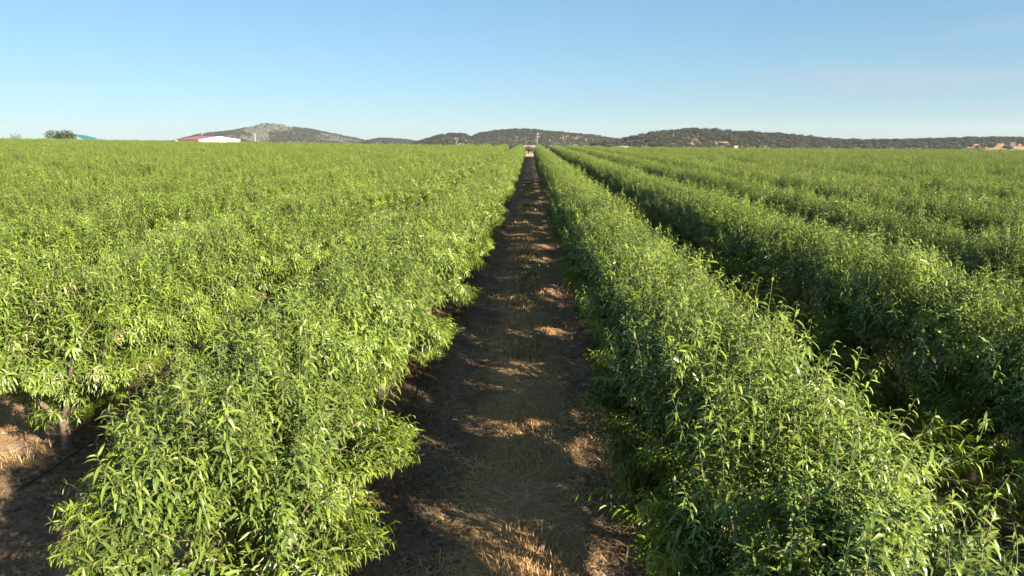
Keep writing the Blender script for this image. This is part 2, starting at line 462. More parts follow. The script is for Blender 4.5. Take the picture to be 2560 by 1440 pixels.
def scatter(name, pts, sources, label=None):
    """one object of kind stuff: a point cloud that carries copies of some trees' geometry. pts: x, y, z, turn, scale, which"""
    pts = np.asarray(pts, float)
    me = bpy.data.meshes.new(name); me.vertices.add(len(pts)); me.vertices.foreach_set('co', pts[:,:3].astype(np.float32).ravel())
    for nm, colm in (('turn',3),('size',4)):
        a_ = me.attributes.new(nm,'FLOAT','POINT'); a_.data.foreach_set('value', pts[:,colm].astype(np.float32))
    a_ = me.attributes.new('which','INT','POINT'); a_.data.foreach_set('value', pts[:,5].astype(np.int32))
    o = link(name, me); tag(o, label, None, None, 'stuff')
    ng = bpy.data.node_groups.new(name+'_scatter', 'GeometryNodeTree')
    ng.interface.new_socket('Geometry', in_out='INPUT', socket_type='NodeSocketGeometry')
    ng.interface.new_socket('Geometry', in_out='OUTPUT', socket_type='NodeSocketGeometry')
    nd = lambda t: ng.nodes.new(t)
    gi, go = nd('NodeGroupInput'), nd('NodeGroupOutput')
    jn = nd('GeometryNodeJoinGeometry')
    for parts in reversed(sources):
        j2 = nd('GeometryNodeJoinGeometry')
        for q in parts:
            oi = nd('GeometryNodeObjectInfo'); oi.transform_space = 'ORIGINAL'; oi.inputs['Object'].default_value = q
            oi.inputs['As Instance'].default_value = False
            ng.links.new(oi.outputs['Geometry'], j2.inputs[0])
        g2 = nd('GeometryNodeGeometryToInstance'); ng.links.new(j2.outputs[0], g2.inputs[0])
        ng.links.new(g2.outputs[0], jn.inputs[0])
    def attr(nm, ty):
        a = nd('GeometryNodeInputNamedAttribute'); a.data_type = ty; a.inputs['Name'].default_value = nm
        return [s for s in a.outputs if s.enabled and s.name == 'Attribute'][0]
    ip = nd('GeometryNodeInstanceOnPoints'); ip.inputs['Pick Instance'].default_value = True
    ng.links.new(gi.outputs[0], ip.inputs['Points']); ng.links.new(jn.outputs[0], ip.inputs['Instance'])
    ng.links.new(attr('which','INT'), ip.inputs['Instance Index'])
    cx = nd('ShaderNodeCombineXYZ'); ng.links.new(attr('turn','FLOAT'), cx.inputs[2])
    er = nd('FunctionNodeEulerToRotation'); ng.links.new(cx.outputs[0], er.inputs[0]); ng.links.new(er.outputs[0], ip.inputs['Rotation'])
    ng.links.new(attr('size','FLOAT'), ip.inputs['Scale'])
    ng.links.new(ip.outputs[0], go.inputs[0])
    md = o.modifiers.new('scatter','NODES'); md.node_group = ng
    return o
for y_ in (3.2, 1.6, .0, -1.6): far_pts.append((row_x(0), y_, gz(row_x(0),y_), .1, .93 if y_ > 3 else 1, int(abs(y_)*3) % NV))
for k_ in (1,2,3):
    for j_, y_ in enumerate((2.1, .7, -.8, -2.2)[:4 if k_ < 3 else 2]): far_pts.append((row_x(k_), y_, gz(row_x(k_),y_), .1, .97, (j_+k_) % NV))
assert len(src) == NV
scatter('orchard_trees', far_pts, [src[i] for i in range(NV)], 'fruit trees of the far rows that merge into one green field')

# ------------------------------------------------------------------ things lying on the ground
def blades(pts, L, az, el, w, tint, bend=0.0):
    n = len(pts); d = np.stack([np.cos(az)*np.cos(el), np.sin(az)*np.cos(el), np.sin(el)], -1)
    side = np.stack([-np.sin(az), np.cos(az), np.zeros(n)], -1)
    mid = pts+d*(L*.55)[:,None]; tip = pts+d*L[:,None]; tip[:,2] -= bend*L
    V = np.stack([pts-side*w[:,None]/2, pts+side*w[:,None]/2, mid+side*w[:,None]*.4, mid-side*w[:,None]*.4, tip], 1)
    t = np.array([(0,1,2),(0,2,3),(3,2,4)])
    return V.reshape(-1,3), (t[None]+(np.arange(n)*5)[:,None,None]).reshape(-1,3), np.repeat(tint,5)

def tint_mat(name, a, b, c=None, rough=.8, trans=0.0):
    m, nt, out = mat(name)
    f = N(nt, 'ShaderNodeAttribute', attribute_name='tint').outputs['Fac']
    col = mixc(nt, f, a, b)
    p = N(nt, 'ShaderNodeBsdfPrincipled', _Roughness=rough); p.inputs['Specular IOR Level'].default_value = .25
    nt.links.new(col, p.inputs['Base Color']); nt.links.new(p.outputs[0], out.inputs[0])
    return m
M_STRAW = tint_mat('straw', (.27,.150,.070), (.74,.48,.22))
M_WEED = tint_mat('weed_leaf', (.09,.12,.03), (.22,.22,.075))
M_LITTER = tint_mat('leaf_litter', (.09,.050,.028), (.38,.225,.11))
M_CLOD = simple('clod', (.22,.17,.13), .95, .4, 9)

r = np.random.default_rng(77)
def on_ground(x, y, up=.004): return np.stack([x, y, ground_h(x, y)+up], -1)
# straw: dense close to the camera, in matted patches
n = 150000
y = 4.5 + 60*r.random(n)**2.4; x = TRK + r.normal(0,.36,n)
x = np.where(r.random(n) < .12, TRK+r.uniform(-1.3,1.3,n), x)
ok = fbm(x, y, 61, 1.3, 3) > .40; x, y = x[ok], y[ok]; n = len(x)
up = (r.random(n) < .13) & (fbm(x, y, 66, .8, 2) > .5)
L = r.uniform(.07,.26,n)*np.where(up,.8,1.0); az = r.uniform(0,6.28,n); el = np.where(up, r.uniform(.35,1.4,n), r.uniform(-.03,.22,n))
V, Tt, A = blades(on_ground(x,y), L, az, el, r.uniform(.005,.012,n)*(1+y/25), np.clip(r.normal(.5,.25,n),0,1), .12)
# dry grass in the lit aisle on the left and tufts there
n2_ = 60000
x2 = r.uniform(-8.6,-2.6,n2_); y2 = r.uniform(5,18,n2_); d2 = aisle(x2)[1]
ok = (fbm(x2,y2,71,1.1,3)-.10*d2 > .40); x2, y2 = x2[ok], y2[ok]; n2_ = len(x2)
up2 = (fbm(x2,y2,75,1.0,2) > .55) & (r.random(n2_) < .16)
V2, T2, A2 = blades(on_ground(x2,y2), r.uniform(.06,.26,n2_), r.uniform(0,6.28,n2_), np.where(up2,r.uniform(.4,1.4,n2_),r.uniform(-.02,.2,n2_)), r.uniform(.003,.008,n2_), np.clip(r.normal(.65,.25,n2_),0,1), .15)
# end of the aisle: tall dry grass past the dirt road
n3_ = 3500
x3 = r.uniform(-8,8,n3_); y3 = r.uniform(FIELD_END+9,FIELD_END+18,n3_)
V3, T3, A3 = blades(on_ground(x3,y3), r.uniform(.25,.6,n3_), r.uniform(0,6.28,n3_), r.uniform(.8,1.5,n3_), r.uniform(.04,.1,n3_), np.clip(r.normal(.5,.25,n3_),0,1), .15)
V = np.vstack([V,V2,V3]); Tt = np.vstack([Tt,T2+len(A),T3+len(A)+len(A2)]); A = np.concatenate([A,A2,A3])
tag(link('dry_grass', mesh_np('dry_grass', V, Tt, [M_STRAW], None, {'tint':A}, False)), 'flattened straw and dry grass along the track', None, None, 'stuff')
# weeds down the middle of the track farther on
n = 13000
y = r.uniform(9,75,n); x = TRK-.02+r.normal(0,.3,n)
ok = fbm(x,y,81,.5,3)+r.normal(0,.06,n) > .54; x, y = x[ok], y[ok]; n = len(x)
V, Tt, A = blades(on_ground(x,y), r.uniform(.05,.20,n), r.uniform(0,6.28,n), r.uniform(.3,1.35,n), r.uniform(.010,.024,n)*(1+y/60), r.random(n), .25)
tag(link('weeds', mesh_np('weeds', V, Tt, [M_WEED], None, {'tint':A}, False)), 'low green weeds down the middle of the track', None, None, 'stuff')
# dead leaves and bits of twig under the rows
n = 85000
kk = r.choice([-2,-1,-1,-1,0,0,0,1], n); y = 4.5+45*r.random(n)**1.7
x = np.array([row_x(int(q)) for q in kk]) + r.choice([-1,1],n)*np.abs(r.normal(.55,.42,n))
a_ = on_ground(x,y,.008); az = r.uniform(0,6.28,n)
V, Tt, A = blades(a_, r.uniform(.04,.13,n), az, r.uniform(-.1,.5,n), r.uniform(.008,.028,n), np.clip(r.normal(.4,.28,n),0,1), .1)
tag(link('leaf_litter', mesh_np('leaf_litter', V, Tt, [M_LITTER], None, {'tint':A}, False)), 'brown dead leaves and twigs under the rows', None, None, 'stuff')
# clods
n = 14000
y = 4.5+26*r.random(n)**1.5; x = np.where(r.random(n)<.75, TRK+r.choice([-1,1],n)*np.abs(r.normal(1.15,.3,n)), r.uniform(-8,6,n))
c = on_ground(x,y,.0); sz = .007+.034*r.random(n)**4
octv = np.array([[1,0,0],[-1,0,0],[0,1,0],[0,-1,0],[0,0,.8],[0,0,-.5]]); octt = np.array([(0,2,4),(2,1,4),(1,3,4),(3,0,4),(2,0,5),(1,2,5),(3,1,5),(0,3,5)])
V = (c[:,None]+sz[:,None,None]*octv[None]*r.uniform(.6,1.4,(n,6,1))).reshape(-1,3)
Tt = (octt[None]+(np.arange(n)*6)[:,None,None]).reshape(-1,3)
tag(link('soil_clods', mesh_np('soil_clods', V, Tt, [M_CLOD], smooth=False)), 'small clods of earth on the track and banks', None, None, 'stuff')

M_HOSE = simple('black_hose', (.018,.018,.02), .5, .2, 4)
for k, y0, off in ((-2,7.2,.16),(-1,4.4,.34),(0,4.4,.25),(1,4.6,.2)):
    yy = np.arange(y0, 60, .35); xx = row_x(k)+off+.05*(fbm(yy,yy*0,90+k,.35,3)-.5)
    side, rn = ('right', RN[k]) if k >= 0 else ('left', RN[-k-1])
    o = MB().tube(on_ground(xx,yy,.02), .009, 6).build('drip_hose', M_HOSE, smooth=True)
    tag(o, f'black drip hose on the soil under the {rn} row {side} of the track', 'hose', 'drip hoses along the rows')

# ------------------------------------------------------------------ blob-crowned trees far off
def clump_tree(seed, mats, h=4.5, w=4.8, leaf=.42, n=420, trunk_h=1.2, lobes=7):
    r = np.random.default_rng(seed)
    W = MB(); W.tube(bez(np.array([0,0,-.6]), np.array([.05,0,trunk_h*.5]), np.array([.1,.05,trunk_h*1.3]), 5), np.linspace(.2,.13,5)*h/4.5, 7)
    cs = []
    for i in range(lobes):
        a = i*2.4+r.uniform(-.4,.4); rr = w*.27*math.sqrt((i+.4)/lobes)*1.2
        cs.append((math.cos(a)*rr, math.sin(a)*rr, trunk_h+(h-trunk_h)*r.uniform(.35,.68), w*r.uniform(.20,.28)))
        W.tube(bez(np.array([.1,.05,trunk_h*1.1]), np.array([math.cos(a)*rr*.4,math.sin(a)*rr*.4,trunk_h*1.6]), np.array(cs[-1][:3]), 5), np.linspace(.09,.03,5)*h/4.5, 5)
    cs = np.array(cs); idx = r.integers(0,lobes,n)
    d = unit(r.normal(0,1,(n,3))); rad = cs[idx,3]*r.uniform(.6,1.08,n)
    P = cs[idx,:3]+d*rad[:,None]*np.array([1,1,.85])
    nn = unit(d+r.normal(0,.6,(n,3))); a = unit(np.cross(nn, r.normal(0,1,(n,3)))); b = np.cross(nn,a)
    l = leaf*r.uniform(.6,1.25,n)[:,None]
    V = np.stack([P-a*l*.5, P-b*l*.32+nn*l*.1, P+a*l*.5, P+b*l*.32-nn*l*.06],1).reshape(-1,3)
    t = np.array([(0,1,2),(0,2,3)]); Tt = (t[None]+(np.arange(n)*4)[:,None,None]).reshape(-1,3)
    ti = np.repeat(np.clip(r.normal(.5,.28,n),0,1),4)
    return mesh_np('far_trunk', np.vstack(W.v), np.vstack(W.t), [mats[1]]), mesh_np('far_crown', V, Tt, [mats[0]], None, {'tint':ti}, False)

def far_tree(name, p, meshes, s, rz, label, cat='tree', group=None):
    root = empty(name, p, rz); root.scale = (s,)*3 if np.isscalar(s) else s
    tag(root, label, cat, group); a = link('trunk', meshes[0], root); b = link('crown', meshes[1], root)
    return (a, b)
OAKS = [clump_tree(40+i, (M_OAK, M_OBARK), h=4.6+.4*i, w=5.0+.3*i, leaf=.50, n=640, lobes=6+i) for i in range(3)]
def ground_at(px, D):
    q = at(px, 345, D); return Vector((q.x, q.y, gz(q.x,q.y)))
oak_src = []
for i, (px, D, s, lab) in enumerate(((1321,190,.54,'dark bushy oak standing across the far end of the track'),
                                     (1365,214,.55,'small dark oak just past the end of the first row right of the track'),
                                     (1275,216,.50,'small dark oak just past the end of the first row left of the track'))):
    oak_src.append(far_tree('holm_oak', ground_at(px,D), OAKS[i], (s*1.45,s*1.45,s), i*1.3, lab, 'tree', 'dark oaks past the end of the track'))
big = clump_tree(71, (M_MULB, M_OBARK), h=7.0, w=8.6, leaf=.42, n=2600, trunk_h=1.2, lobes=9)
q = at(152, 345, 205); far_tree('broadleaf_tree', (q.x,q.y,gz(q.x,q.y)-1.2), big, (.98,.98,.95), .6, 'large round dark green tree behind the green net fence')
sm = clump_tree(75, (M_OLIVE, M_OBARK), h=4.0, w=5.6, leaf=.35, n=500, trunk_h=.8, lobes=6)
q = at(37, 345, 240); far_tree('shrubby_tree', (q.x,q.y,gz(q.x,q.y)-.2), sm, (.8,.8,.95), 0, 'low grey green bushy tree at the far left end of the net fence')

# pale olive shrubs past the end of the rows on the right
OLV = [clump_tree(90+i, (M_OLIVE, M_OBARK), h=2.7, w=3.4, leaf=.28, n=380, trunk_h=.5, lobes=6) for i in range(2)]
r = np.random.default_rng(15)
for i, px in enumerate(np.linspace(1405, 2540, 30)):
    D = 186+r.uniform(-3,5); pp = ground_at(px+r.uniform(-12,12), D)
    far_tree('olive_shrub', pp, OLV[i%2], r.uniform(.85,1.15), r.uniform(0,6), 'pale grey green shrub in the line past the far end of the right rows', 'shrub', 'pale shrubs past the right rows')

# ------------------------------------------------------------------ hills and their oak woods
def hill_mat(name, soilA, soilB, rock, scale=.02, rockth=(.55,.62)):
    m, nt, out = mat(name)
    pos = N(nt, 'ShaderNodeNewGeometry').outputs['Position']
    c = mixc(nt, ramp(nt, noise_n(nt, scale, 6, .62, pos), .38, .62), soilA, soilB)
    c = mixc(nt, ramp(nt, noise_n(nt, scale*2.2, 7, .68, pos, .6), *rockth), c, rock)
    p = N(nt, 'ShaderNodeBsdfPrincipled', _Roughness=.95); p.inputs['Specular IOR Level'].default_value = .1
    nt.links.new(c, p.inputs['Base Color'])
    b = N(nt, 'ShaderNodeBump', _Strength=.9, _Distance=1.5); nt.links.new(noise_n(nt, scale*9, 6, .7, pos), b.inputs['Height']); nt.links.new(b.outputs[0], p.inputs['Normal'])
    nt.links.new(p.outputs[0], out.inputs[0])
    return m
M_HROCK = hill_mat('rocky_hillside', (.085,.08,.058), (.115,.105,.08), (.19,.16,.135), .018, (.52,.60))
M_HRED = hill_mat('reddish_hillside', (.12,.105,.078), (.19,.14,.10), (.36,.25,.20), .03, (.54,.6))
M_HDRY = hill_mat('dry_grass_hillside', (.40,.27,.14), (.30,.21,.12), (.45,.30,.19), .03, (.55,.62))

def hill(name, prof, D, depth, mtl, seed, tree_h, gap, bare, rough=0.0, label=None, wood=True, tscale=1.0):
    """a ridge whose crest line at distance D follows prof; oaks spaced about gap metres stand on it except where bare(px, t) says so"""
    prof = np.array(prof, float); pxs = np.arange(prof[0,0], prof[-1,0]+1, 6.0)
    pys = np.interp(pxs, prof[:,0], prof[:,1])
    k = np.array([.25,.5,.25]); pys = np.convolve(np.pad(pys,1,mode='edge'), k, 'valid')
    ts = np.concatenate([np.linspace(-1,0,34), np.linspace(.04,1,16)])
    PXg, TT = np.meshgrid(pxs, ts)
    Dg = D + TT*depth
    crest = np.array([at(a,b,D).z for a,b in zip(pxs,pys)]) - tree_h
    lat = (PXg-1280)/F*D/np.cos(0)
    hx = lat*cy - Dg*sy; hy = lat*sy + Dg*cy
    lat = lat*(1+0*TT)
    base = -27.0
    sh = np.where(TT < 0, sstep(-1.0,0.18,TT)/sstep(-1.0,.18,0.0), 1-.8*sstep(0,1,TT))
    z = base + (crest[None]-base)*sh
    z = z + rough*(fbm(hx,hy,seed,.012,5)-.5)*sstep(-1,-.5,TT)*(1-sstep(-.25,0,TT)*.7)
    v = np.stack([hx,hy,z],-1).reshape(-1,3); nx, ny = len(pxs), len(ts)
    I = np.arange(nx*ny).reshape(ny,nx)
    q = np.stack([I[:-1,:-1],I[:-1,1:],I[1:,1:],I[1:,:-1]],-1).reshape(-1,4)
    o = link('hill', mesh_np('hill', v, q, [mtl])); tag(o, label, None, None, 'structure')
    if not wood: return
    r = np.random.default_rng(seed)
    W_ = (pxs[-1]-pxs[0])/F*D; n = int(W_*depth*1.15/(gap*gap))
    pu = r.uniform(0,nx-1.001,n); tu = r.uniform(0,1,n)
    tv = -1+1.12*tu
    jj = np.interp(tv, ts, np.arange(ny)); j = np.clip(jj.astype(int),0,ny-2); i = pu.astype(int); fi, fj = pu-i, jj-j
    Vg = v.reshape(ny,nx,3)
    P = (Vg[j,i]*(1-fi)[:,None]+Vg[j,i+1]*fi[:,None])*(1-fj)[:,None]+(Vg[j+1,i]*(1-fi)[:,None]+Vg[j+1,i+1]*fi[:,None])*fj[:,None]
    ppx = pxs[i]+fi*6
    ok = r.random(n) > bare(ppx, tv, P)
    P = P[ok]; n = len(P)
    return np.column_stack([P, r.uniform(0,6.28,n), tscale*r.uniform(.6,1.15,n), r.integers(0,3,n)])

woods = []
# the bare band and the summit rocks of the mountain, as places where no trees stand
def bare_mtn(px, t, P):
    nz = fbm(P[:,0], P[:,1], 5, .02, 4)
    crag = np.exp(-((px-690)/75)**2)*sstep(-.42,-.2,t)*.95
    scar = np.exp(-((px-(760+200*(t+.55)*-.9))/22)**2)*.9
    return np.clip(.12 + .55*sstep(.55,.65,nz) + crag*sstep(.35,.55,nz+.05) + scar + .35*sstep(780,900,px), 0, .97)
woods.append(hill('hill', [(380,356),(440,352),(475,349),(520,336),(560,331),(600,325),(640,317),(660,310),(680,306),(700,308),(730,315),(780,321),(820,330),(860,338),(890,343),(915,351),(945,357)],
     1500, 420, M_HROCK, 3, 1.5, 3.3, bare_mtn, rough=16, label='rocky grey hill with a pointed top', tscale=.62))
woods.append(hill('hill', [(895,358),(930,349),(960,345),(1000,347),(1030,350),(1045,354),(1065,359)], 1300, 260, M_HROCK, 4, 2.2, 3.3, lambda px,t,P: .2+.5*sstep(.55,.65,fbm(P[:,0],P[:,1],6,.03,3)), rough=3, label='small low wooded hill', tscale=.7))
woods.append(hill('hill', [(1030,359),(1060,350),(1090,341),(1115,335),(1140,332),(1160,334),(1185,342),(1200,347),(1235,358)], 800, 210, M_HRED, 7, 2.6, 3.2, lambda px,t,P: .12+.5*sstep(.64,.72,fbm(P[:,0],P[:,1],8,.03,3)), rough=4, label='rounded wooded hill', tscale=.72))
woods.append(hill('hill', [(1130,358),(1180,342),(1200,333),(1240,326),(1290,323),(1320,323),(1360,327),(1420,332),(1480,337),(1520,344),(1550,349),(1590,354),(1660,362)], 950, 270, M_HRED, 9, 2.6, 3.3,
     lambda px,t,P: .10+.60*np.clip(sstep(1330,1460,px)*sstep(.54,.66,fbm(P[:,0],P[:,1],12,.03,3))+.9*(1-sstep(-.95,-.8,t)),0,1), rough=5, label='broad wooded hill behind the end of the track', tscale=.75))
woods.append(hill('hill', [(1480,360),(1550,351),(1580,343),(1620,335),(1660,330),(1710,326),(1750,326),(1800,329),(1860,332),(1900,336),(1960,340),(2020,346),(2090,352),(2150,354),(2230,353),(2300,351),(2400,348),(2480,347),(2560,347),(2700,346),(2900,350)],
     620, 190, M_HDRY, 13, 2.8, 3.5, lambda px,t,P: .08+.5*sstep(.68,.76,fbm(P[:,0],P[:,1],14,.04,3))+.92*sstep(2374,2396,1280+(px-1280)*620/(620+190*t))*(1-sstep(-.10,-.05,t))*(.72+.28*sstep(.4,.5,fbm(P[:,0],P[:,1],15,.06,3))), rough=3, label='long dark wooded ridge with bare dry patches', tscale=1.0))
scatter('oak_wood', np.vstack(woods), oak_src, 'dense dark oak woodland covering the hills')

# ------------------------------------------------------------------ far buildings, fence, poles
M_WHITE = simple('white_wall', (.80,.80,.78), .6, .04, .6)
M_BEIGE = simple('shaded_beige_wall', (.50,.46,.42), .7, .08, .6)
M_RED = simple('red_sheet_roof', (.42,.09,.095), .5, .12, .8)
M_TEAL = simple('teal_sheet_roof', (.035,.15,.15), .45, .12, .8)
M_NET = simple('green_net', (.07,.40,.29), .8, .25, .8)
M_STEEL = simple('grey_steel', (.22,.23,.24), .5, .1, 2)
M_CONC = simple('pale_concrete', (.36,.34,.31), .85, .12, 1.5)
M_CREAM = simple('cream_plastic', (.72,.68,.58), .5, .05, 1)
M_TERRA = simple('terracotta_render', (.45,.22,.15), .8, .12, 1.5)
M_DARK = simple('dark_void', (.03,.03,.035), .6, .1, 1)

# white warehouse with a red roof
D0 = 270.0
gl, gr = at(497,349.4,D0), at(600,349.4,D0+9.5)
ridge_h = 1.22
e1 = (gr-gl); e1.z = 0; wdt = e1.length; e1.normalize(); ax = Vector((-e1.y, e1.x, 0))
Lw, eave = 30.0, gl.z
root = empty('warehouse', (gl.x, gl.y, gz(gl.x,gl.y)-1.0), math.atan2(e1.y, e1.x))
tag(root, 'white warehouse with a low red gable roof beyond the left rows', 'warehouse')
b0 = -.6; eh = eave-root.location.z; ap = eh+ridge_h
MB().slab([(0,0,b0),(wdt,0,b0),(wdt,0,eh),(wdt/2,0,ap),(0,0,eh)], .25).build('gable_wall', M_WHITE, root)
MB().slab([(0,Lw,b0),(0,Lw,eh),(wdt/2,Lw,ap),(wdt,Lw,eh),(wdt,Lw,b0)], .25).build('gable_wall', M_WHITE, root)
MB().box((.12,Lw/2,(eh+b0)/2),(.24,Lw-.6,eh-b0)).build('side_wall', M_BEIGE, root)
MB().box((wdt-.12,Lw/2,(eh+b0)/2),(.24,Lw-.6,eh-b0)).build('side_wall', M_WHITE, root)
rf = MB(); o_ = .12
rf.slab([(-.25,.02,eh-.02+o_),(wdt/2,.02,ap+o_),(wdt/2,Lw+.2,ap+o_),(-.25,Lw+.2,eh-.02+o_)], .1)
rf.slab([(wdt/2+.003,.02,ap+o_),(wdt+.25,.02,eh-.02+o_),(wdt+.25,Lw+.2,eh-.02+o_),(wdt/2+.003,Lw+.2,ap+o_)], .1)
rf.build('roof', M_RED, root)
for x_ in (wdt*.42, wdt*.58):
    MB().box((x_, -.06, ap-1.0),(.35,.1,.35)).build('vent', M_STEEL, root)

# low lean-to at the back of the warehouse
q = at(463, 349.5, 300)
root = empty('lean_to', (q.x,q.y,gz(q.x,q.y)-1)); tag(root, 'low beige outbuilding beside the red roofed warehouse', 'outbuilding')
hh = q.z-root.location.z
MB().box((0,0,hh/2-.3),(6,5,hh+.6)).build('wall', M_BEIGE, root); MB().box((0,0,hh+.1),(6.5,5.5,.2)).build('roof', M_STEEL, root)

# teal open shed
P1, P2, P3, P4 = at(184,335.2,222), at(214,348.8,219), at(262,350.6,233), at(213,338.2,238)
root = empty('open_shed', (P2.x,P2.y,gz(P2.x,P2.y))); tag(root, 'open sided shed with a sloping teal sheet roof beside the large round tree', 'shed')
rel = lambda p: np.array(p-root.location)
P0, P5 = at(167,337.5,224), at(190,341.2,221.5)
MB().slab([rel(P1),rel(P2),rel(P3),rel(P4)], .18).build('roof', M_TEAL, root)
MB().slab([rel(P0),rel(P5)+np.array([0,0,-.1]),rel(P1)+np.array([0,.05,-.22]),rel(P1)+np.array([-1.0,.4,.0])], .15).build('canopy', M_TEAL, root)
for pp in (P0, P1*.55+P2*.45, P2, P3, P1):
    b = rel(pp); MB().tube([(b[0],b[1],-.5),(b[0],b[1],b[2]-.2)], .12, 6).build('post', M_STEEL, root)
q = at(217,347.2,228)
root = empty('water_tank', (q.x,q.y,gz(q.x,q.y))); tag(root, 'cream round water tank under the low edge of the teal roof', 'tank')
hh = q.z-root.location.z
a_ = np.linspace(0,1,6)
MB().tube([(0,0,-.3),(0,0,hh*.5),(0,0,hh-.1),(0,0,hh+.15),(0,0,hh+.25)], [.8,.8,.8,.55,.25], 14).build('tank_body', M_CREAM, root, True)
MB().tube([(0,0,hh+.25),(0,0,hh+.4)], .22, 10).build('lid', M_DARK, root, True)

# goalpost-like pipe frame beside the shed
A_, B_ = at(243,339.5,226), at(271,340.5,226)
root = empty('pipe_frame', (A_.x,A_.y,gz(A_.x,A_.y))); tag(root, 'grey pipe frame of two posts and a crossbar beside the teal shed', 'frame')
a_, b_ = np.array(A_-root.location), np.array(B_-root.location)
MB().tube([(a_[0],a_[1],-.5),a_], .09, 6).build('post', M_STEEL, root); MB().tube([(b_[0],b_[1],-.5),b_], .09, 6).build('post', M_STEEL, root)
MB().tube([a_-np.array([0,0,.45]), b_-np.array([0,0,.35])], .05, 5).build('crossbar', M_STEEL, root)

# green net fence on posts
root = empty('net_fence', (0,0,0)); tag(root, 'bright green shade net fence along the far edge of the left rows', 'fence')
top = []
for px in np.arange(-120, 196, 4.0):
    yy_ = 346.3 + 1.1*math.sin(px*.05)+.7*math.sin(px*.17+1) + .008*px + (1.6 if px < 12 else 0)
    top.append(np.array(at(px, yy_, 196+.02*px)))
nb = MB()
for a_, b_ in zip(top[:-1], top[1:]):
    a0, b0_ = a_.copy(), b_.copy(); a0[2] = gz(a_[0],a_[1])+.3; b0_[2] = gz(b_[0],b_[1])+.3
    sag = np.array([0,.25,0])
    nb.add([a_,b_,(a_+a0)/2+sag,(b_+b0_)/2+sag,a0,b0_], [(0,2,1),(1,2,3),(2,4,3),(3,4,5)])
nb.build('net', M_NET, root)
for a_ in top[::8]:
    MB().tube([(a_[0],a_[1]+.12,gz(a_[0],a_[1])-.4),(a_[0],a_[1]+.12,a_[2]+.1)], .05, 5).build('post', M_STEEL, root)

# poles
def pole(name, px, py, D, rad, label, cat, m=M_STEEL, arm=None, group=None):
    q = at(px, py, D); zb = gz(q.x,q.y)
    root = empty(name, (q.x,q.y,zb)); tag(root, label, cat, group); hh = q.z-zb
    MB().tube([(0,0,-.5),(0,0,hh*.5),(0,0,hh)], [rad*1.25,rad*1.1,rad], 8).build('pole_shaft', m, root, True)
    return root, hh
rt, hh = pole('utility_pole', 637, 333, 186, .075, 'pale concrete utility pole beyond the left rows by the rocky hill', 'pole', M_CONC)
MB().box((0,0,hh-.25),(.9,.12,.12)).build('crossarm', M_STEEL, rt)
rt, hh = pole('utility_pole', 1343, 334.5, 190, .038, 'slim pale pole with a lamp head past the end of the track', 'pole', M_CONC)
MB().box((.15,-.05,hh+.03),(.4,.15,.09)).build('lamp_head', M_WHITE, rt); MB().box((-.25,0,hh*.62),(.6,.12,.1)).build('crossarm', M_STEEL, rt)
rt, hh = pole('lamp_post', 107, 335, 214, .06, 'thin grey lamp post between the pylon and the round tree', 'lamp post')
MB().box((.25,0,hh+.03),(.65,.16,.1)).build('lamp_head', M_STEEL, rt)
rt, hh = pole('weather_mast', 505, 334, 300, .06, 'thin mast with a small fan head above the red roof', 'mast')
MB().tube([(0,-.2,hh+.1),(0,.5,hh+.1)], [.28,.12], 8).build('fan_hub', M_STEEL, rt, True)
for a in range(3):
    an = a*2.094; MB().box((math.cos(an)*.45,-.25,hh+.1+math.sin(an)*.45),(.55,.05,.22) if a == 0 else (.3,.05,.5)).build('blade', M_STEEL, rt)
for i, px in enumerate((300,327,353,378,405)):
    pole('fence_post', px, 342.5+.4*i, 210, .035, 'thin post on the skyline between the pipe frame and the warehouse', 'post', M_STEEL, None, 'thin posts on the skyline')
# lattice pylon
q = at(68, 333.5, 300); zb = gz(q.x,q.y); hh = q.z-zb
root = empty('lattice_pylon', (q.x,q.y,zb)); tag(root, 'grey steel lattice pylon behind the green net fence', 'pylon')
fr = MB(); wb = 1.0
for sx in (-1,1):
    for sy_ in (-1,1): fr.tube([(sx*wb,sy_*wb,-.5),(sx*.12,sy_*.12,hh)], .07, 5)
for f0, f1 in ((.1,.35),(.35,.58),(.58,.8)):
    for sy_ in (-1,1):
        for sx in (-1,1):
            w0, w1 = wb*(1-f0)+.12*f0, wb*(1-f1)+.12*f1
            fr.tube([(sx*w0,sy_*w0,hh*f0),(-sx*w1,sy_*w1,hh*f1)], .04, 4)
fr.build('tower_frame', M_STEEL, root); MB().box((0,0,hh-.2),(1.4,.1,.1)).build('crossarm', M_STEEL, root)

# small terracotta hut at the edge of the right rows
q = at(1838, 364.5, 181); zb = gz(q.x,q.y); hh = q.z-zb
root = empty('pump_hut', (q.x,q.y,zb), .25); tag(root, 'small terracotta pump hut at the far edge of the right rows', 'hut')
MB().box((0,0,hh/2-.1),(.95,.95,hh)).build('wall', M_TERRA, root); MB().box((0,0,hh-.05),(1.15,1.15,.1)).build('roof', M_CONC, root)
MB().box((-.05,-.485,.9),(.55,.03,1.5)).build('door', M_DARK, root)
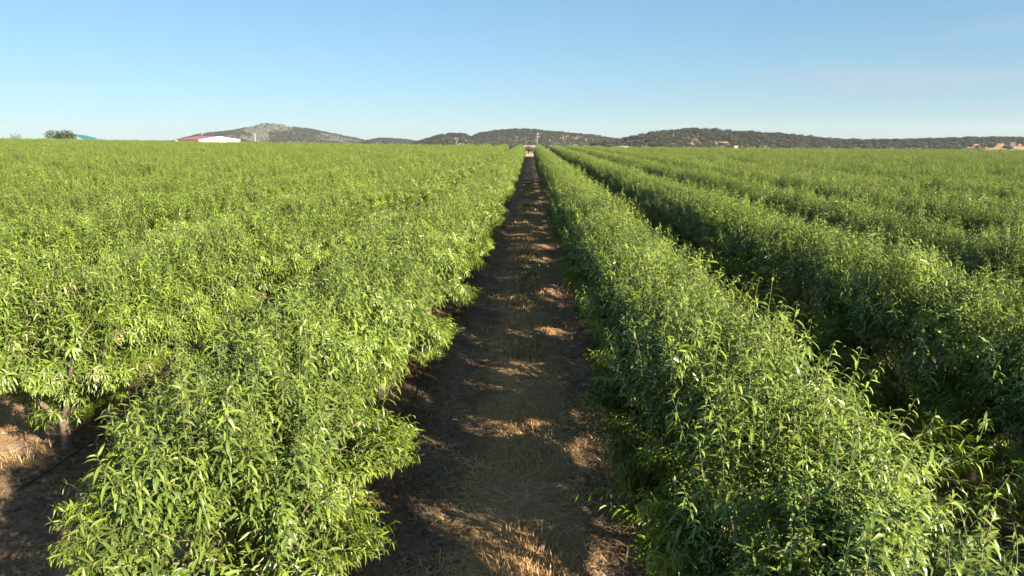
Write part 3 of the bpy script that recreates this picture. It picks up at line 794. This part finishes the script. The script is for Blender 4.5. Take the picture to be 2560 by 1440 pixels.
# low pale walls of a ruined yard under the middle hill
for i, (px0, px1, py, D, lab) in enumerate(((1308,1338,363,330,'low pale stone wall right above the end of the track'),
                                            (1352,1384,363,335,'low pale stone wall just to the side of the slim pole'),
                                            (1544,1570,364.5,320,'low pale stone wall between the two hills'))):
    a_, b_ = at(px0,py,D), at(px1,py,D+4); c_ = (a_+b_)/2; hgt = c_.z-gz(c_.x,c_.y)
    root = empty('stone_wall', (c_.x,c_.y,gz(c_.x,c_.y)), math.atan2(b_.y-a_.y,b_.x-a_.x)); tag(root, lab, 'wall')
    w_ = (b_-a_).length
    mb = MB(); 
    for j in range(5):
        mb.box(((-.4+.2*j)*w_,0,hgt*.5-.4),(w_*.196,.5,hgt*(1-.12*((j*7+i*3)%4)/3)+.8))
    mb.build('wall_body', simple('pale_stone', (.17,.125,.10), .9, .2, 2), root)

# a bird high over the right-hand field
q = at(2343, 210, 150)
root = empty('bird', q, .8); tag(root, 'small dark bird flying over the right field', 'bird')
MB().tube([(0,-.14,0),(0,-.08,.0),(0,0,0),(0,.09,.01),(0,.14,.01)], [.008,.028,.04,.03,.012], 8).build('body', M_DARK, root, True)
for sx in (-1,1):
    MB().slab([(sx*.02,.05,.01),(sx*.15,.06,.07),(sx*.30,-.01,.05),(sx*.14,-.04,.06),(sx*.02,-.05,.01)], .008).build('wing', M_DARK, root)

# ------------------------------------------------------------------ the air
hm = bpy.data.materials.new('air'); hm.use_nodes = True; nt = hm.node_tree; nt.nodes.clear()
out = nt.nodes.new('ShaderNodeOutputMaterial'); pv = nt.nodes.new('ShaderNodeVolumePrincipled')
pv.inputs['Color'].default_value = (.86,.92,1,1); pv.inputs['Density'].default_value = HAZE; pv.inputs['Anisotropy'].default_value = .2
nt.links.new(pv.outputs[0], out.inputs['Volume'])
tag(MB().box((0,1100,14),(7000,4400,92)).build('haze', hm), 'thin pale haze over the fields and hills', None, None, 'stuff')

# ------------------------------------------------------------------ light
SUN_EL, SUN_AZ = R(23.0), R(133.0)        # azimuth clockwise from +y: behind and to the right of the camera
sd = Vector((math.sin(SUN_AZ)*math.cos(SUN_EL), math.cos(SUN_AZ)*math.cos(SUN_EL), math.sin(SUN_EL)))
sun = bpy.data.lights.new('sun','SUN'); sun.energy = 5.0; sun.angle = R(.53); sun.color = (1.0,.91,.74)
so = bpy.data.objects.new('sun', sun); COL.objects.link(so); so.rotation_euler = sd.to_track_quat('Z','Y').to_euler(); so.location = (20,-30,30)
w = bpy.data.worlds.new('World'); sc.world = w; w.use_nodes = True
nt = w.node_tree; nt.nodes.clear()
out = nt.nodes.new('ShaderNodeOutputWorld'); bg = nt.nodes.new('ShaderNodeBackground'); bg.inputs[1].default_value = .072
sky = nt.nodes.new('ShaderNodeTexSky'); sky.sky_type = 'NISHITA'; sky.sun_disc = False
sky.sun_elevation = SUN_EL; sky.sun_rotation = SUN_AZ; sky.altitude = 1500; sky.air_density = 1.2; sky.dust_density = 0.3; sky.ozone_density = 8.0
gm = nt.nodes.new('ShaderNodeGamma'); gm.inputs[1].default_value = .6
nt.links.new(sky.outputs[0], gm.inputs[0])
skyc = mixc(nt, 1.0, gm.outputs[0], (.92,1.06,1.07), 'MULTIPLY')
dirv = N(nt, 'ShaderNodeTexCoord').outputs['Generated']                # thin grey wisps low over the right horizon
mp = N(nt, 'ShaderNodeMapping', _Scale=(2.2,2.2,17.0)); mp.inputs['Rotation'].default_value = (0,R(1.5),0); nt.links.new(dirv, mp.inputs[0])
wn = noise_n(nt, 1.6, 5, .55, mp.outputs[0], .4)
sp = N(nt, 'ShaderNodeSeparateXYZ'); nt.links.new(dirv, sp.inputs[0])
low = math_(nt, 'MULTIPLY', ramp(nt, sp.outputs[2], .015, .05), math_(nt, 'SUBTRACT', 1.0, ramp(nt, sp.outputs[2], .06, .16)))
wf = math_(nt, 'MULTIPLY', math_(nt, 'MULTIPLY', ramp(nt, wn, .42, .68), low), math_(nt, 'MULTIPLY', ramp(nt, sp.outputs[0], -.1, .45), .55))
nt.links.new(mixc(nt, wf, skyc, (1.95,2.35,2.85)), bg.inputs[0]); nt.links.new(bg.outputs[0], out.inputs[0])

sc.view_settings.view_transform = 'Standard'; sc.view_settings.look = 'None'; sc.view_settings.gamma = 1.0
sc.view_settings.exposure = 1.9
cy_ = sc.cycles
cy_.max_bounces = 6; cy_.diffuse_bounces = 3; cy_.glossy_bounces = 2; cy_.transmission_bounces = 3; cy_.transparent_max_bounces = 4
cy_.caustics_reflective = False; cy_.caustics_refractive = False
